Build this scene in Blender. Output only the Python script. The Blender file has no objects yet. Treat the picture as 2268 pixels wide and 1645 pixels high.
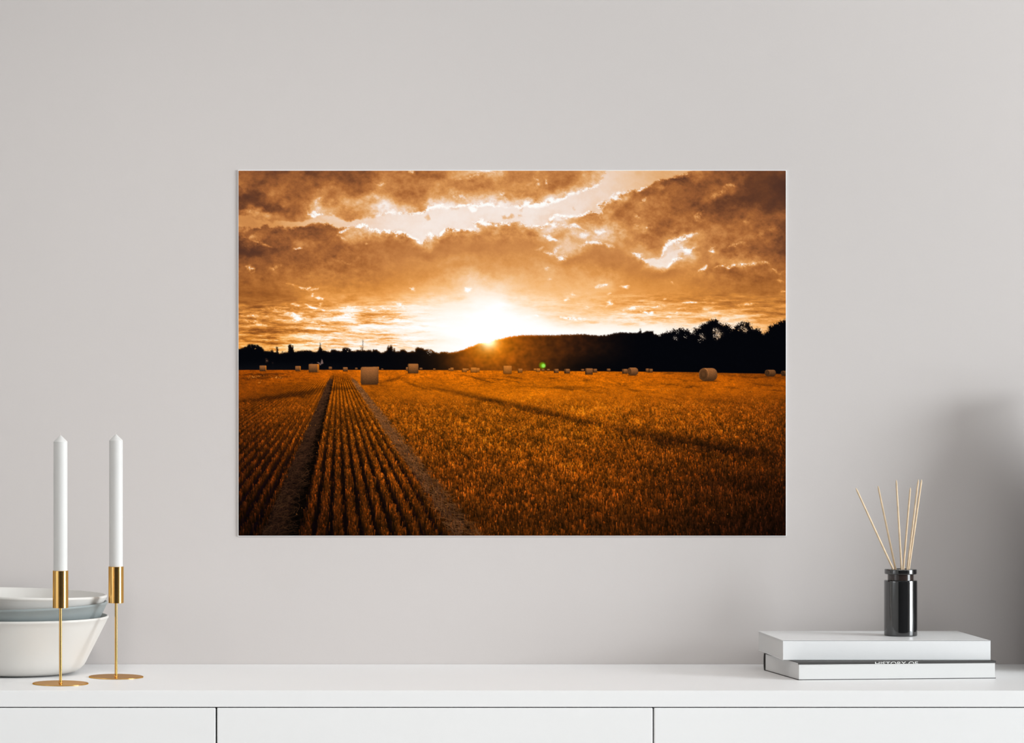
import bpy, bmesh, math
from mathutils import Vector, Matrix

import numpy as np

# ---------------------------------------------------------------- printed picture (computed, 1 sample per print point)
PW, PH = 1212, 808          # print raster
OX, OY = 528.0, 378.0       # raster origin used for the outline tables below

def paint_print():
    rng = np.random.default_rng(11)
    yy, xx = np.mgrid[0:PH, 0:PW].astype(np.float32)
    X = xx + OX; Y = yy + OY

    def sm(a, b, v):
        t = np.clip((v - a) / (b - a), 0, 1)
        return t * t * (3 - 2 * t)

    def fftnoise(beta, ax=1.0, ay=1.0, lo=0.0, seed=0, hi=0.0):
        r = np.random.default_rng(seed)
        w = r.standard_normal((PH, PW))
        fy = np.fft.fftfreq(PH)[:, None] * ay
        fx = np.fft.rfftfreq(PW)[None, :] * ax
        f = np.sqrt(fx * fx + fy * fy); f[0, 0] = 1
        s = f ** (-beta / 2)
        s = s * (1 - np.exp(-(f / max(lo, 1e-6)) ** 2)) if lo > 0 else s
        if hi > 0: s = s * np.exp(-(f / hi) ** 2)
        s[0, 0] = 0
        n = np.fft.irfft2(np.fft.rfft2(w) * s, s=(PH, PW))
        return (n / n.std()).astype(np.float32)

    def blur(a, sx, sy=None):
        sy = sx if sy is None else sy
        P = 48
        b = np.pad(a, P, mode='edge')
        fy = np.fft.fftfreq(b.shape[0])[:, None]; fx = np.fft.rfftfreq(b.shape[1])[None, :]
        g = np.exp(-2 * np.pi ** 2 * (fx * fx * sx * sx + fy * fy * sy * sy))
        return np.fft.irfft2(np.fft.rfft2(b) * g, s=b.shape)[P:-P, P:-P].astype(np.float32)

    def sample(a, px, py):
        px = np.clip(px, 0, a.shape[1] - 1.001); py = np.clip(py, 0, a.shape[0] - 1.001)
        x0 = px.astype(np.int32); y0 = py.astype(np.int32)
        fx = px - x0; fy = py - y0
        return (a[y0, x0] * (1 - fx) + a[y0, x0 + 1] * fx) * (1 - fy) + (a[y0 + 1, x0] * (1 - fx) + a[y0 + 1, x0 + 1] * fx) * fy

    def cubic(grid, gx, gy):
        gy = np.clip(gy, 0, grid.shape[0] - 1); gx = np.clip(gx, 0, grid.shape[1] - 1)
        def wts(t):
            return [-0.5 * t + t * t - 0.5 * t ** 3, 1 - 2.5 * t * t + 1.5 * t ** 3, 0.5 * t + 2 * t * t - 1.5 * t ** 3, -0.5 * t * t + 0.5 * t ** 3]
        x0 = np.floor(gx).astype(int); y0 = np.floor(gy).astype(int)
        wx = wts(gx - x0); wy = wts(gy - y0)
        out = 0
        for j in range(4):
            yj = np.clip(y0 + j - 1, 0, grid.shape[0] - 1)
            row = 0
            for i in range(4):
                xi = np.clip(x0 + i - 1, 0, grid.shape[1] - 1)
                row = row + wx[i] * grid[yj, xi]
            out = out + wy[j] * row
        return out

    def poly(pts):
        pts = [(x - OX, y - OY) for x, y in pts]
        m = np.zeros((PH, PW), bool)
        rows = np.arange(PH)
        cross = [[] for _ in range(PH)]
        for (x0, y0), (x1, y1) in zip(pts, pts[1:] + pts[:1]):
            if y0 == y1: continue
            a, b = (y0, y1) if y0 < y1 else (y1, y0)
            for r in range(max(0, int(np.ceil(a))), min(PH, int(np.ceil(b)))):
                cross[r].append(x0 + (r - y0) * (x1 - x0) / (y1 - y0))
        for r in rows:
            c = sorted(cross[r])
            for p, q in zip(c[::2], c[1::2]):
                i, j = max(0, int(np.ceil(p))), min(PW, int(np.ceil(q)))
                if j > i: m[r, i:j] = True
        return m.astype(np.float32)

    def stroke(field, pts, width, val, soft=0.5):
        """soft line: adds val (tapering at both ends)"""
        pts = np.array(pts, float) - (OX, OY)
        seg = np.hypot(*np.diff(pts, axis=0).T); cum = np.concatenate([[0], np.cumsum(seg)]); L = cum[-1]
        m = int(width * 3 + 3)
        x0, y0 = np.floor(pts.min(0) - m).astype(int); x1, y1 = np.ceil(pts.max(0) + m).astype(int)
        x0, y0 = max(x0, 0), max(y0, 0); x1, y1 = min(x1, PW), min(y1, PH)
        if x1 <= x0 or y1 <= y0: return
        gx = wxx[y0:y1, x0:x1]; gy = wyy[y0:y1, x0:x1]
        best = np.zeros(gx.shape, np.float32)
        for k in range(len(seg)):
            a, b = pts[k], pts[k + 1]; d = b - a
            t = np.clip(((gx - a[0]) * d[0] + (gy - a[1]) * d[1]) / (d @ d + 1e-9), 0, 1)
            dist = np.hypot(gx - a[0] - t * d[0], gy - a[1] - t * d[1])
            s = (cum[k] + t * seg[k]) / L
            wv = width * (0.35 + 0.65 * np.sin(np.pi * np.clip(s, 0.03, 0.97)))
            best = np.maximum(best, np.exp(-(dist / wv) ** 2) * (0.5 + 0.5 * np.sin(np.pi * np.clip(s, 0.02, 0.98))))
        field[y0:y1, x0:x1] += val * best

    # ------------------------------------------------------------ sky tones, columns every 40.4, rows every 25
    T = """
44 35 33 38 30 36 33 37 48 54 42 48 66 70 78 58 57 53 52 64 78 76 71 68 66 55 36 35 29 30 31
47 37 40 42 38 36 40 43 54 50 51 62 56 50 60 57 60 54 55 74 80 76 73 45 37 35 37 39 29 26 22
28 30 52 41 51 56 51 47 62 52 48 62 67 64 66 62 60 79 87 83 84 68 44 45 40 36 45 34 29 26 22
32 33 33 46 70 52 65 69 84 68 61 84 83 86 92 82 91 89 87 86 75 48 52 47 39 38 34 29 28 28 27
37 60 54 54 76 74 55 68 86 88 86 89 90 90 89 86 88 74 87 65 62 53 55 51 46 45 40 36 39 38 36
57 37 42 39 36 48 77 80 88 89 90 90 87 72 70 65 72 86 77 70 78 60 64 45 44 48 51 48 46 39 31
28 47 37 54 42 46 63 56 54 55 77 58 58 58 57 58 58 73 68 77 79 60 48 50 64 65 52 50 46 40 35
24 26 33 44 42 43 45 48 50 52 52 54 56 56 57 57 58 64 79 65 60 64 69 70 82 55 58 45 42 36 30
36 37 40 41 43 45 46 48 52 56 59 62 62 63 62 62 62 64 58 55 54 54 60 88 78 57 58 62 62 44 40
44 41 44 48 48 50 50 51 55 58 61 62 65 66 67 68 67 71 65 63 58 57 56 54 55 61 50 46 45 47 47
43 45 44 52 53 55 56 57 58 62 70 72 76 81 79 76 73 72 70 71 75 64 61 60 59 55 51 47 46 43 48
39 41 43 51 65 60 62 62 65 70 78 81 84 91 91 84 79 76 76 75 72 67 65 62 60 56 54 51 49 47 51
47 49 55 58 64 66 76 73 83 87 90 91 93 97 99 94 88 82 81 79 75 71 70 74 66 63 62 58 61 55 52
53 54 63 79 69 77 90 74 77 90 94 95 97 99 99 99 95 90 85 83 86 83 80 77 78 75 80 84 81 68 62
51 55 58 67 72 77 73 89 89 94 97 98 99 99 99 99 99 98 97 96 96 96 95 94 92 90 88 86 82 73 68
60 61 65 76 83 82 86 87 86 85 90 95 99 99 99 99 99 99 98 97 96 96 95 94 92 90 88 86 82 76 70
66 68 74 76 82 84 88 90 92 93 96 97 98 99 99 99 99 98 97 96 95 95 95 94 92 90 88 86 82 78 74
66 68 74 76 82 84 88 90 92 93 96 97 98 99 99 99 99 98 97 96 95 95 95 94 92 90 88 86 82 78 74"""
    T = np.array([[float(v) for v in r.split()] for r in T.strip().split("\n")], np.float32)

    low = sm(200, 330, yy)                       # closer to the horizon the cloud turns streaky
    n1 = fftnoise(3.4, 1.2, 1.0, 0.006, 1); n2 = fftnoise(3.4, 1.2, 1.0, 0.006, 2)
    n3 = fftnoise(3.3, 2.4, 0.7, 0.008, 3); n4 = fftnoise(3.3, 2.4, 0.7, 0.008, 4)
    wx = (1 - low) * 7 * n1 + low * 9 * n3
    wy = (1 - low) * 5.5 * n2 + low * 2.4 * n4
    wxx = xx + 0.42 * wx; wyy = yy + 0.42 * wy
    t = cubic(T, (xx + wx) / 40.4, (yy + wy) / 25.0)
    t0 = t.copy()

    # clear band between the two cloud decks
    gap = [(520,486),(550,477),(575,484),(595,492),(620,486),(650,482),(680,481),(710,478),(740,476),(760,486),(790,490),(812,487),(840,480),(870,474),(900,472),(930,470),(950,469),(975,466),(1000,462),(1040,459),(1090,456),(1120,461),(1145,463),(1165,456),(1190,448),(1225,441),(1260,431),(1290,419),(1320,408),(1336,393),(1346,370),
           (1535,370),(1512,385),(1490,389),(1470,398),(1455,393),(1440,396),(1425,410),(1405,417),(1390,415),(1375,425),(1355,432),(1342,445),(1334,462),(1326,476),(1310,467),(1290,470),(1265,476),(1235,474),(1215,480),(1205,490),(1185,492),(1170,497),(1150,494),(1120,496),(1095,494),(1075,489),(1055,487),(1042,493),(1050,506),(1030,508),(990,510),(982,517),(975,511),(955,508),(945,520),(938,531),(925,521),(910,518),(890,513),(870,510),(845,505),(820,506),(805,498),(780,500),(755,500),(742,508),(722,495),(705,489),(690,490),(670,498),(640,497),(610,503),(585,498),(560,503),(545,502),(520,506)]
    gm = blur(poly(gap), 1.6)
    gmw = sample(gm, xx + 0.75 * wx, yy + 0.75 * wy)
    far = blur(gmw, 9)
    gapcol = 60 + 24 * sm(528, 760, X) + 5 * sm(760, 960, X) - 4 * sm(1180, 1330, X) - 14 * sm(1330, 1480, X)
    t = t * (1 - gmw) + (0.25 * t + 0.75 * gapcol) * gmw
    # lit rims of the lower deck (just below the clear band) and of the upper deck
    edge_lo = sample(gm, xx + .75 * wx, yy + .75 * wy - 5) - gmw
    edge_up = sample(gm, xx + .75 * wx, yy + .75 * wy + 5) - gmw
    rimn = np.clip(0.62 + 0.75 * fftnoise(2.6, 1.3, 1.0, 0.02, 12), 0, 1.7)
    t += np.clip(edge_lo, 0, 1) * rimn * (9 + 13 * sm(690, 800, X))
    t += np.clip(edge_up, 0, 1) * (14 * np.clip(0.6 + 0.8 * fftnoise(2.6, 1.3, 1.0, 0.02, 13), 0, 1.7)) * sm(800, 900, X) * (1 - sm(1300, 1400, X))
    dark = blur(sample(gm, xx + .75 * wx, yy + .75 * wy - 15), 4) * (1 - gmw)
    t -= dark * (4 + 3 * n3) * (1 - low)

    # second clear patch, low right of the big cloud
    p2 = blur(poly([(1420,570),(1432,566),(1470,567),(1500,560),(1520,548),(1535,540),(1500,575),(1470,583),(1452,586),(1440,584),(1428,577)]), 1.5)
    p2 = sample(p2, xx + .6 * wx, yy + .6 * wy)
    t = t * (1 - p2) + 87 * p2

    # wisps: (points, width, added tone)
    W = [([(528,518),(560,526),(590,540),(612,548)], 3.5, 14), ([(640,552),(655,547),(664,549)], 2.6, 34),
         ([(560,543),(590,540),(605,544)], 2.5, 8), ([(742,527),(752,517),(765,505)], 4.5, 26), ([(736,533),(760,530)], 3, 16),
         ([(545,592),(560,596),(568,600)], 3.5, 30), ([(600,593),(628,592)], 2.4, 14), ([(670,468),(700,474),(712,476)], 4, 26),
         ([(520,461),(560,470),(590,474)], 4, 8), ([(692,455),(700,445),(710,440)], 5, 14), ([(840,416),(860,414)], 4, 16),
         ([(735,570),(765,578),(780,584)], 2.4, 10), ([(808,538),(822,540)], 2.2, 14), ([(905,378),(920,386)], 5, 20),
         ([(1060,388),(1085,380),(1105,384)], 4, 16), ([(1010,392),(1030,396),(1060,390)], 4, 12), ([(990,425),(1010,432),(1018,440)], 4, 14),
         ([(1182,385),(1186,398),(1180,405)], 3, 16), ([(1205,392),(1210,402)], 3, 16), ([(1100,420),(1112,432),(1118,438)], 4, 12),
         ([(950,462),(975,466),(1000,462)], 4.5, 14), ([(1030,463),(1050,463)], 3.5, 14), ([(1160,455),(1200,447),(1235,439)], 4, 10), ([(1265,425),(1290,420)], 4, 12),
         ([(1205,520),(1220,530),(1240,538)], 4, 22), ([(1260,508),(1285,507),(1295,512)], 5, 18), ([(1230,562),(1245,570),(1235,574)], 6, 26), ([(1200,556),(1225,558),(1245,550)], 3, 16),
         ([(1180,553),(1200,548)], 3, 10), ([(1280,552),(1300,543),(1330,546),(1350,548)], 5, 18), ([(1285,528),(1300,525)], 5, 12), ([(1310,511),(1338,512)], 6, 12),
         ([(1215,490),(1235,500),(1260,500)], 5, 12), ([(1230,475),(1262,475),(1295,469)], 3, 10), ([(1332,475),(1340,455),(1352,438)], 3.2, 22),
         ([(1352,432),(1375,420),(1385,422)], 5, 14), ([(1393,558),(1415,566),(1428,575)], 4, 24), ([(1460,560),(1480,545),(1510,532),(1540,518)], 6, 24), ([(1500,558),(1520,550)], 5, 14), ([(1470,585),(1500,578),(1505,576)], 3, 20),
         ([(1560,550),(1580,548),(1590,544)], 4, 24), ([(1620,545),(1640,538),(1655,532)], 3.5, 16), ([(1545,490),(1552,478),(1565,462)], 4, 16), ([(1575,440),(1592,428),(1600,412)], 6, 12), ([(1600,410),(1622,408)], 5, 16),
         ([(1420,455),(1425,445)], 4, 18), ([(1412,470),(1420,480)], 4, 14), ([(1398,494),(1412,496)], 4, 14), ([(1428,502),(1436,506)], 3.5, 14), ([(1440,420),(1470,414)], 5, 7),
         ([(1600,592),(1630,586),(1665,582),(1700,588)], 4, 26), ([(1640,492),(1670,490)], 5, 7), ([(1630,528),(1690,515),(1730,500)], 4, 6), ([(1540,606),(1550,598),(1556,588)], 4.5, 28), ([(1578,598),(1600,594),(1625,590)], 2.5, 22),
         ([(1705,598),(1720,602),(1730,596)], 4, 24), ([(1724,645),(1738,642)], 3.5, 20), ([(1715,618),(1738,620)], 3, 12),
         ([(660,632),(685,639),(705,640)], 2.2, 28), ([(640,622),(660,630)], 2, 10), ([(688,655),(700,649)], 2.2, 26), ([(700,658),(716,662)], 2, 24), ([(652,672),(668,674)], 3, 24), ([(680,672),(700,680),(712,682)], 2.2, 24), ([(710,684),(722,686)], 1.8, 20), ([(713,668),(715,678)], 2, 16),
         ([(572,680),(600,679),(640,682)], 2.0, 16), ([(536,694),(560,697),(592,698)], 2.6, 18), ([(630,686),(650,694),(668,706)], 4, 18), ([(668,702),(684,703)], 2, 12), ([(640,700),(665,708)], 5, 14), ([(690,714),(720,718)], 2.2, 16),
         ([(528,704),(560,710),(590,718)], 3, 18), ([(700,728),(716,728)], 2, 18), ([(760,680),(782,682),(790,678)], 4.5, 14), ([(815,682),(842,686)], 2.4, 16), ([(850,680),(870,684)], 2.4, 12), ([(730,706),(760,700),(785,696)], 4, 12),
         ([(875,668),(890,676),(895,682)], 3, 12), ([(905,637),(918,642)], 2.8, 18), ([(1033,638),(1047,646)], 3, 16), ([(1200,602),(1215,597)], 3, 10), ([(1202,620),(1212,622)], 2.5, 12), ([(1312,636),(1342,628)], 3, 20), ([(1320,630),(1340,630)], 2, 12), ([(1250,665),(1262,664)], 3, 18),
         ([(1262,652),(1272,655)], 3, 10), ([(1300,680),(1308,678)], 3, 10), ([(1340,668),(1352,672)], 3.5, 18), ([(1374,633),(1385,636),(1395,633)], 2, 18), ([(1478,630),(1484,628)], 2, 22), ([(1385,689),(1405,683),(1418,682)], 2.6, 22), ([(1418,690),(1430,693),(1442,690)], 3, 24),
         ([(1448,680),(1460,678),(1480,677)], 2, 14), ([(1510,671),(1540,670)], 2, 20), ([(1560,670),(1592,668)], 2, 12), ([(1630,676),(1650,675),(1680,671)], 2.6, 18), ([(1505,684),(1540,684)], 2, 10), ([(1555,687),(1580,686)], 2, 12), ([(1462,704),(1480,702)], 2, 16), ([(1495,697),(1506,693)], 2, 14),
         ([(1250,700),(1275,703),(1300,706)], 2.6, 12), ([(1170,696),(1190,700)], 2.4, 8), ([(1340,655),(1350,650)], 2, 10), ([(1470,662),(1478,659)], 2, 12)]
    ws = np.zeros_like(t); wxx = xx + 0.8 * wx; wyy = yy + 0.8 * wy
    for pts, w, v in W: stroke(ws, pts, w * 1.15, v)
    brk = np.clip(0.85 + 0.45 * fftnoise(2.4, 1.5, 1.0, 0.03, 5), 0.15, 1.6)
    t += np.minimum(blur(ws, 0.8) * brk, 34)
    # dark streaks near the horizon
    D = [([(528,725),(570,729),(620,731)], 4.5, -11), ([(540,735),(572,738)], 3, -12), ([(528,752),(570,755),(620,757),(690,757)], 3.4, -17), ([(578,744),(615,748)], 1.6, -13), ([(640,737),(655,738)], 2, -10),
         ([(528,700),(560,706),(590,709)], 3, -8), ([(600,712),(640,718),(680,722)], 3, -11), ([(690,722),(740,728),(780,733)], 4, -12), ([(620,728),(680,733),(700,735)], 4, -8), ([(730,712),(770,717),(800,722)], 3, -9), ([(780,705),(810,712),(840,712)], 6, -8),
         ([(660,748),(690,751)], 2, -10), ([(710,751),(735,753),(755,752)], 2, -9), ([(740,762),(785,763)], 2.4, -10), ([(800,741),(830,743),(880,740)], 1.5, -7), ([(812,749),(835,750)], 3, -10), ([(842,749),(880,748),(912,746)], 3.5, -9), ([(866,757),(900,756)], 1.6, -6), ([(920,751),(960,753)], 2, -6), ([(800,735),(860,737)], 1.6, -7), ([(905,735),(950,733)], 2, -6), ([(930,720),(955,722)], 1.5, -5),
         ([(1360,717),(1385,716),(1404,718)], 2.5, -6), ([(1665,702),(1700,700),(1738,696)], 3, -10), ([(1590,702),(1610,700)], 2.5, -8), ([(1530,716),(1560,714)], 3, -5), ([(1545,708),(1570,706)], 2.5, -6), ([(1290,711),(1320,712)], 2.5, -6), ([(1640,685),(1700,690),(1738,692)], 3, -7),
         ([(1120,482),(1130,484)], 4, -12), ([(1108,480),(1120,484)], 4, -12), ([(1140,478),(1148,480)], 4, -8), ([(1268,456),(1272,458)], 3, -6), ([(945,480),(955,482)], 4, -10), ([(985,465),(1005,466)], 3, -6), ([(1145,455),(1150,466)], 5, -8)]
    st1 = fftnoise(2.8, 3.4, 0.42, 0.014, 14)
    zone = sm(655, 690, Y) * (1 - sm(765, 785, Y)) * (1 - sm(880, 1010, X)) + .6 * sm(640, 670, Y) * (1 - sm(700, 730, Y)) * sm(1330, 1420, X)
    t += zone * (9.5 * sm(.3, 1.3, st1) - 8.5 * sm(.2, 1.3, -st1)) * (1 - sm(88, 97, t) * .6)
    for pts, w, v in D: stroke(t, pts, w * 1.2, v)

    tex = fftnoise(3.2, 1.3, 1.0, 0.018, 6); texl = fftnoise(3.0, 2.6, 0.5, 0.016, 7)
    k = sm(15, 45, t) * (1 - sm(84, 95, t))
    calm = 1 - 0.65 * sm(520, 545, Y) * (1 - sm(640, 665, Y)) * sm(760, 900, X) * (1 - sm(1480, 1600, X))
    t = t + k * calm * ((1 - low) * 2.6 * tex + low * (1.9 + 2.6 * sm(650, 700, Y) * (1 - sm(800, 960, X)) + 1.2 * sm(620, 680, Y) * sm(1250, 1400, X)) * texl) * (1 - 0.8 * gmw)
    t = t + 0.35 * (t - blur(t, 7)) * (1 - sm(90, 97, t))
    t = np.clip(t, 4, 100)

    UP = [(0,(38,22,18)),(22,(82,50,38)),(28,(104,62,40)),(37,(142,85,48)),(47,(174,107,56)),(55,(197,129,72)),(62,(215,147,83)),(70,(227,170,115)),(78,(236,194,157)),(85,(240,213,195)),(90,(245,229,220)),(95,(253,241,233)),(100,(255,250,246))]
    LO = [(0,(60,30,12)),(28,(112,62,30)),(40,(158,93,40)),(50,(188,117,53)),(58,(213,136,59)),(65,(234,157,80)),(72,(246,179,109)),(78,(251,198,142)),(84,(253,215,174)),(90,(254,232,210)),(95,(254,244,233)),(99,(252,252,251)),(100,(252,252,252))]
    def pal(P, t):
        xs = [p[0] for p in P]
        return np.stack([np.interp(t, xs, [p[1][c] for p in P]) for c in range(3)], -1).astype(np.float32)
    hz = sm(170, 300, yy)[..., None]
    img = pal(UP, t) * (1 - hz) + pal(LO, t) * hz
    warm = (sm(690, 770, Y) * (1 - sm(560, 760, X)))[..., None]
    img = img * (1 - warm * np.array([0.0, 0.03, 0.18], np.float32))

    # ------------------------------------------------------------ tree line
    S = [(528,772),(534,771),(541,768),(546,767),(547.5,763),(556,761),(562,763),(569,762),(573,765),(578,767.5),(581,771),(584,773),(585,776.5),(594,776.5),(599,777.6),(601,773.3),(604.5,775),(605.5,779.7),(611,779),(612,767.5),(614.7,767.5),(615.5,779),(618.4,783),(624,781),(624.8,776),(626,780.7),(631,779),(637.5,779.7),(638,766.5),(639.6,762),(643.3,761),(644.9,765.4),(645.4,770.7),(647,763.8),(648.6,763.8),(649.6,771.7),(651.7,778.6),(660.7,777),(672,775.4),(684,775),(693.5,778.6),(698,779),(704,776.5),(705.7,769.6),(707.2,767),(707.4,759),(708.8,759),(709.4,767),(711.5,770.7),(714.7,775.4),(730.6,778.6),(733.8,774),(743.3,773.3),(746.5,776.5),(757,776.5),(758.5,770),(766,769),(771,770),(776,772.8),(776.5,776.5),(787,776.5),(790,774),(796.6,774.4),(798,776),(798.2,767),(799,767),(799.2,776),(801.9,776),(802.2,753),(803.1,753),(803.5,776),(807,774),(809,776.5),(813.5,774),(820,774.4),(824,778),(826,774),(833.6,772.8),(837.8,777),(843,780.7),(850.5,778),(855.8,775),(858,766.5),(859.5,764),(861,769.6),(862.7,767.5),(865.3,762.7),(868,766.5),(870,776.5),(871.7,770.7),(873.3,770.7),(875,777.6),(884,777.6),(887.6,774),(895,773.3),(900,777),(903,779.7),(913,776.5),(918,777.6),(919.3,772.8),(922.5,768.6),(934,769.6),(939.4,773.3),(946.8,772.8),(955,774),(961.6,778.6),(971,781.8),(976.5,778.6),(987,779),(995,780.5),(1011,778),(1028,773),(1038,768),(1045,766),(1054,762.6),(1059,760),(1069,759),(1079,759.5),(1088.6,755),(1098.5,751.5),(1114.6,749),(1127,745),(1140.5,743.5),(1159,741),(1177.5,741.6),(1190,742),(1214.6,741.6),(1233,742),(1249,740),(1260,741),(1291.6,739),(1304,741),(1327,742.4),(1335,742),(1337.5,740),(1340,742.4),(1350,740),(1361.6,737),(1372,735.5),(1383,735),(1392.5,737),(1407.4,737),(1414,735.5),(1415.5,732),(1417,727),(1417.6,732),(1419,732),(1419.5,736.6),(1425.8,735.5),(1432.7,732),(1445,732.6),(1447.6,739),(1458,742),(1460.8,744),(1462,738.3),(1469,737),(1474,735),(1482,735),(1486.6,731.5),(1494.6,729),(1507,726.7),(1515,728.4),(1525.5,731),(1528,738),(1532.4,738),(1533.6,730),(1538,726.7),(1545,728),(1547,723),(1554,717),(1563,717),(1565.7,710.6),(1572.5,708),(1577,706),(1588.6,708),(1591,713),(1596.6,717.5),(1610,716.4),(1615,722),(1621.8,729),(1624,727),(1624.5,723),(1632,719),(1638,714.6),(1647,712),(1658.5,713.5),(1659.7,721),(1665.4,725.5),(1669,730),(1674.6,725.5),(1681,728),(1685,736),(1690.6,739),(1692,733.6),(1699,735),(1700,722),(1708,718.7),(1717,716.4),(1726,710.6),(1741,707.5)]
    top = poly(S + [(1745, 840), (520, 840), (520, 772)])
    leaf = fftnoise(1.2, 1, 1, 0.06, 8); leaf2 = fftnoise(1.2, 1, 1, 0.06, 9)
    bumpy = 0.55 + 1.5 * sm(1440, 1480, X)
    tm = sample(blur(top, 0.6), xx + leaf * bumpy, yy + leaf2 * bumpy)
    # gaps of sky through the crowns on the right
    hol = np.zeros((PH, PW), np.float32)
    wxx, wyy = xx + leaf * 2.2, yy + leaf2 * 2.2
    for pts, w in [([(1578,733),(1586,730),(1592,740),(1600,738)], 4.5), ([(1580,743),(1590,746),(1596,742)], 3), ([(1550,741),(1558,746),(1562,748)], 3), ([(1549,754),(1553,752)], 1.5), ([(1493,747),(1500,749)], 2.5), ([(1500,736),(1506,737)], 1.6), ([(1517,743),(1521,747)], 1.5), ([(1640,724),(1650,730),(1658,733)], 3.5), ([(1645,716),(1652,720)], 2), ([(1634,729),(1638,730)], 1.5), ([(1536,733),(1540,736)], 1.8), ([(1617,733),(1618,735)], 1.2), ([(555,766),(557,768)], 1.2), ([(568,768),(570,770)], 1.2), ([(945,778),(950,776),(958,782)], 2.2), ([(768,775),(773,776)], 1.2)]:
        stroke(hol, pts, w, 1.0)
    tm = tm * (1 - np.clip(hol * (0.55 + 0.75 * leaf), 0, 0.85))
    lump = blur(fftnoise(2.4, 1.4, 1, 0.03, 10), 1.6)
    tree = np.empty((PH, PW, 3), np.float32); tree[:] = (4, 5, 9)
    brown = (sm(960, 1040, X) * (1 - sm(1230, 1420, X)) * (1 - sm(770, 815, Y) * sm(1160, 1300, X)))
    tree += (brown * (0.85 + 0.2 * lump))[..., None] * np.array([46, 20, 4], np.float32)
    tree += (sm(795, 818, Y) * (1 - sm(600, 960, X)) * 6)[..., None]
    dx, dy = X - 1080, Y - 760
    r1 = np.sqrt((dx * 1.0) ** 2 + (dy * 1.25) ** 2); r2 = np.sqrt(((dx - 22 - 0.15 * dy) / 1.35) ** 2 + (dy * 0.9) ** 2)
    g_hot = np.exp(-(r1 / 16) ** 2); g_mid = np.exp(-(r1 / 46) ** 1.6); g_far = np.exp(-(r2 / 82) ** 1.7)
    tree += g_far[..., None] * (0.95 + 0.05 * lump)[..., None] * np.array([125, 62, 2], np.float32)
    tree += g_mid[..., None] * np.array([95, 62, -2], np.float32)
    tree += np.exp(-(np.hypot(dx - 2, (dy + 4) * 1.2) / 15) ** 2)[..., None] * np.array([70, 150, 215], np.float32)
    tree += (0.35 * np.exp(-(((X - 1022) / 40) ** 2 + ((Y - 800) / 24) ** 2)))[..., None] * np.array([60, 30, 4], np.float32)
    # lit fringe where sky light eats the foliage edge
    fr = blur(tm, 2.2)
    fringe = np.clip(1 - fr, 0, 1) * tm * 1.3
    fc = np.stack([60 + 120 * sm(560, 1000, X) * (1 - sm(1120, 1400, X)) + 0 * X, 32 + 60 * sm(560, 1000, X) * (1 - sm(1120, 1400, X)), 10 + 0 * X], -1)
    tree += fringe[..., None] * fc
    # two pale gables among the trees
    for pts, c in [([(702,802),(706,801),(709,806),(712.3,793.5),(714.3,798),(715.6,804),(711,806),(709.5,809)], (120, 95, 88)), ([(587,794),(590,792.5),(595,798),(594,801),(588,803)], (38, 26, 22)), ([(589.5,797.5),(591.5,797.5),(592,799.5),(590.5,799.5)], (150, 110, 85)), ([(687,803),(689,805),(692,802),(692,806),(687,806)], (60, 44, 40)), ([(601,801.5),(606,801.5),(606,803.5),(603,804.5)], (30, 22, 18))]:
        m = blur(poly(pts), 0.5)[..., None]; tree = tree * (1 - m) + np.array(c, np.float32) * m
    m = np.clip(tm, 0, 1)[..., None]
    img = img * (1 - m) + np.clip(tree, 0, 255) * m
    # bloom of the sun over the ridge
    bl = np.exp(-(r1 / 24) ** 2)[..., None]
    img = img + (255 - img) * bl * 0.35 * np.array([1, .9, .8], np.float32)

    # ------------------------------------------------------------ stubble field
    HZ = np.interp(np.arange(PW) + OX, [528, 750, 990, 1180, 1300, 1420, 1500, 1600, 1740], [818.6, 818.2, 819, 820.5, 821.5, 822.5, 823, 825, 827.5]).astype(np.float32)[None, :]
    VX, VY = 748.0, 794.0
    dep = np.maximum(Y - VY, 8.0)
    q = (X - VX) / dep
    gx = [528, 640, 748, 850, 1000, 1134, 1300, 1450, 1600, 1740]
    gyv = [820, 832, 850, 880, 920, 970, 1020, 1080, 1130, 1186]
    # mean red / green / blue of the field
    GR = np.array([[166,176,196,204,214,216,204,178,140,112],[158,176,190,204,214,216,210,200,184,160],[146,162,184,190,206,212,208,204,196,178],[142,158,178,176,190,206,208,200,188,166],
                   [130,150,156,166,172,176,192,188,172,150],[112,130,138,154,156,164,166,160,150,122],[96,110,122,138,146,152,146,138,118,96],[76,92,104,122,122,134,132,116,92,72],[60,76,92,108,106,116,116,98,74,54],[46,54,80,96,84,92,92,74,54,36]], np.float32)
    GR = GR * np.array([.97, .98, 1, 1, 1, .99, .98, .95, .93, .91], np.float32)[None, :]
    GG = GR * np.array([.49,.49,.50,.50,.495,.49,.475,.465,.46,.46])[:, None] * np.array([.93,.95,.98,1,1.01,1.02,1.01,.99,.97,.95])[None, :]
    ix = np.interp(np.arange(PW) + OX, gx, np.arange(len(gx)))[None, :].repeat(PH, 0)
    iy = np.interp(np.arange(PH) + OY, gyv, np.arange(len(gyv)))[:, None].repeat(PW, 1)
    mr = cubic(GR, ix, iy); mg = cubic(GG, ix, iy)
    warp3 = fftnoise(3.0, 1.6, 0.6, 0.008, 21)
    shade = np.zeros((PH, PW), np.float32)
    wxx, wyy = xx + 4 * warp3, yy + 2.2 * warp3
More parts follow.
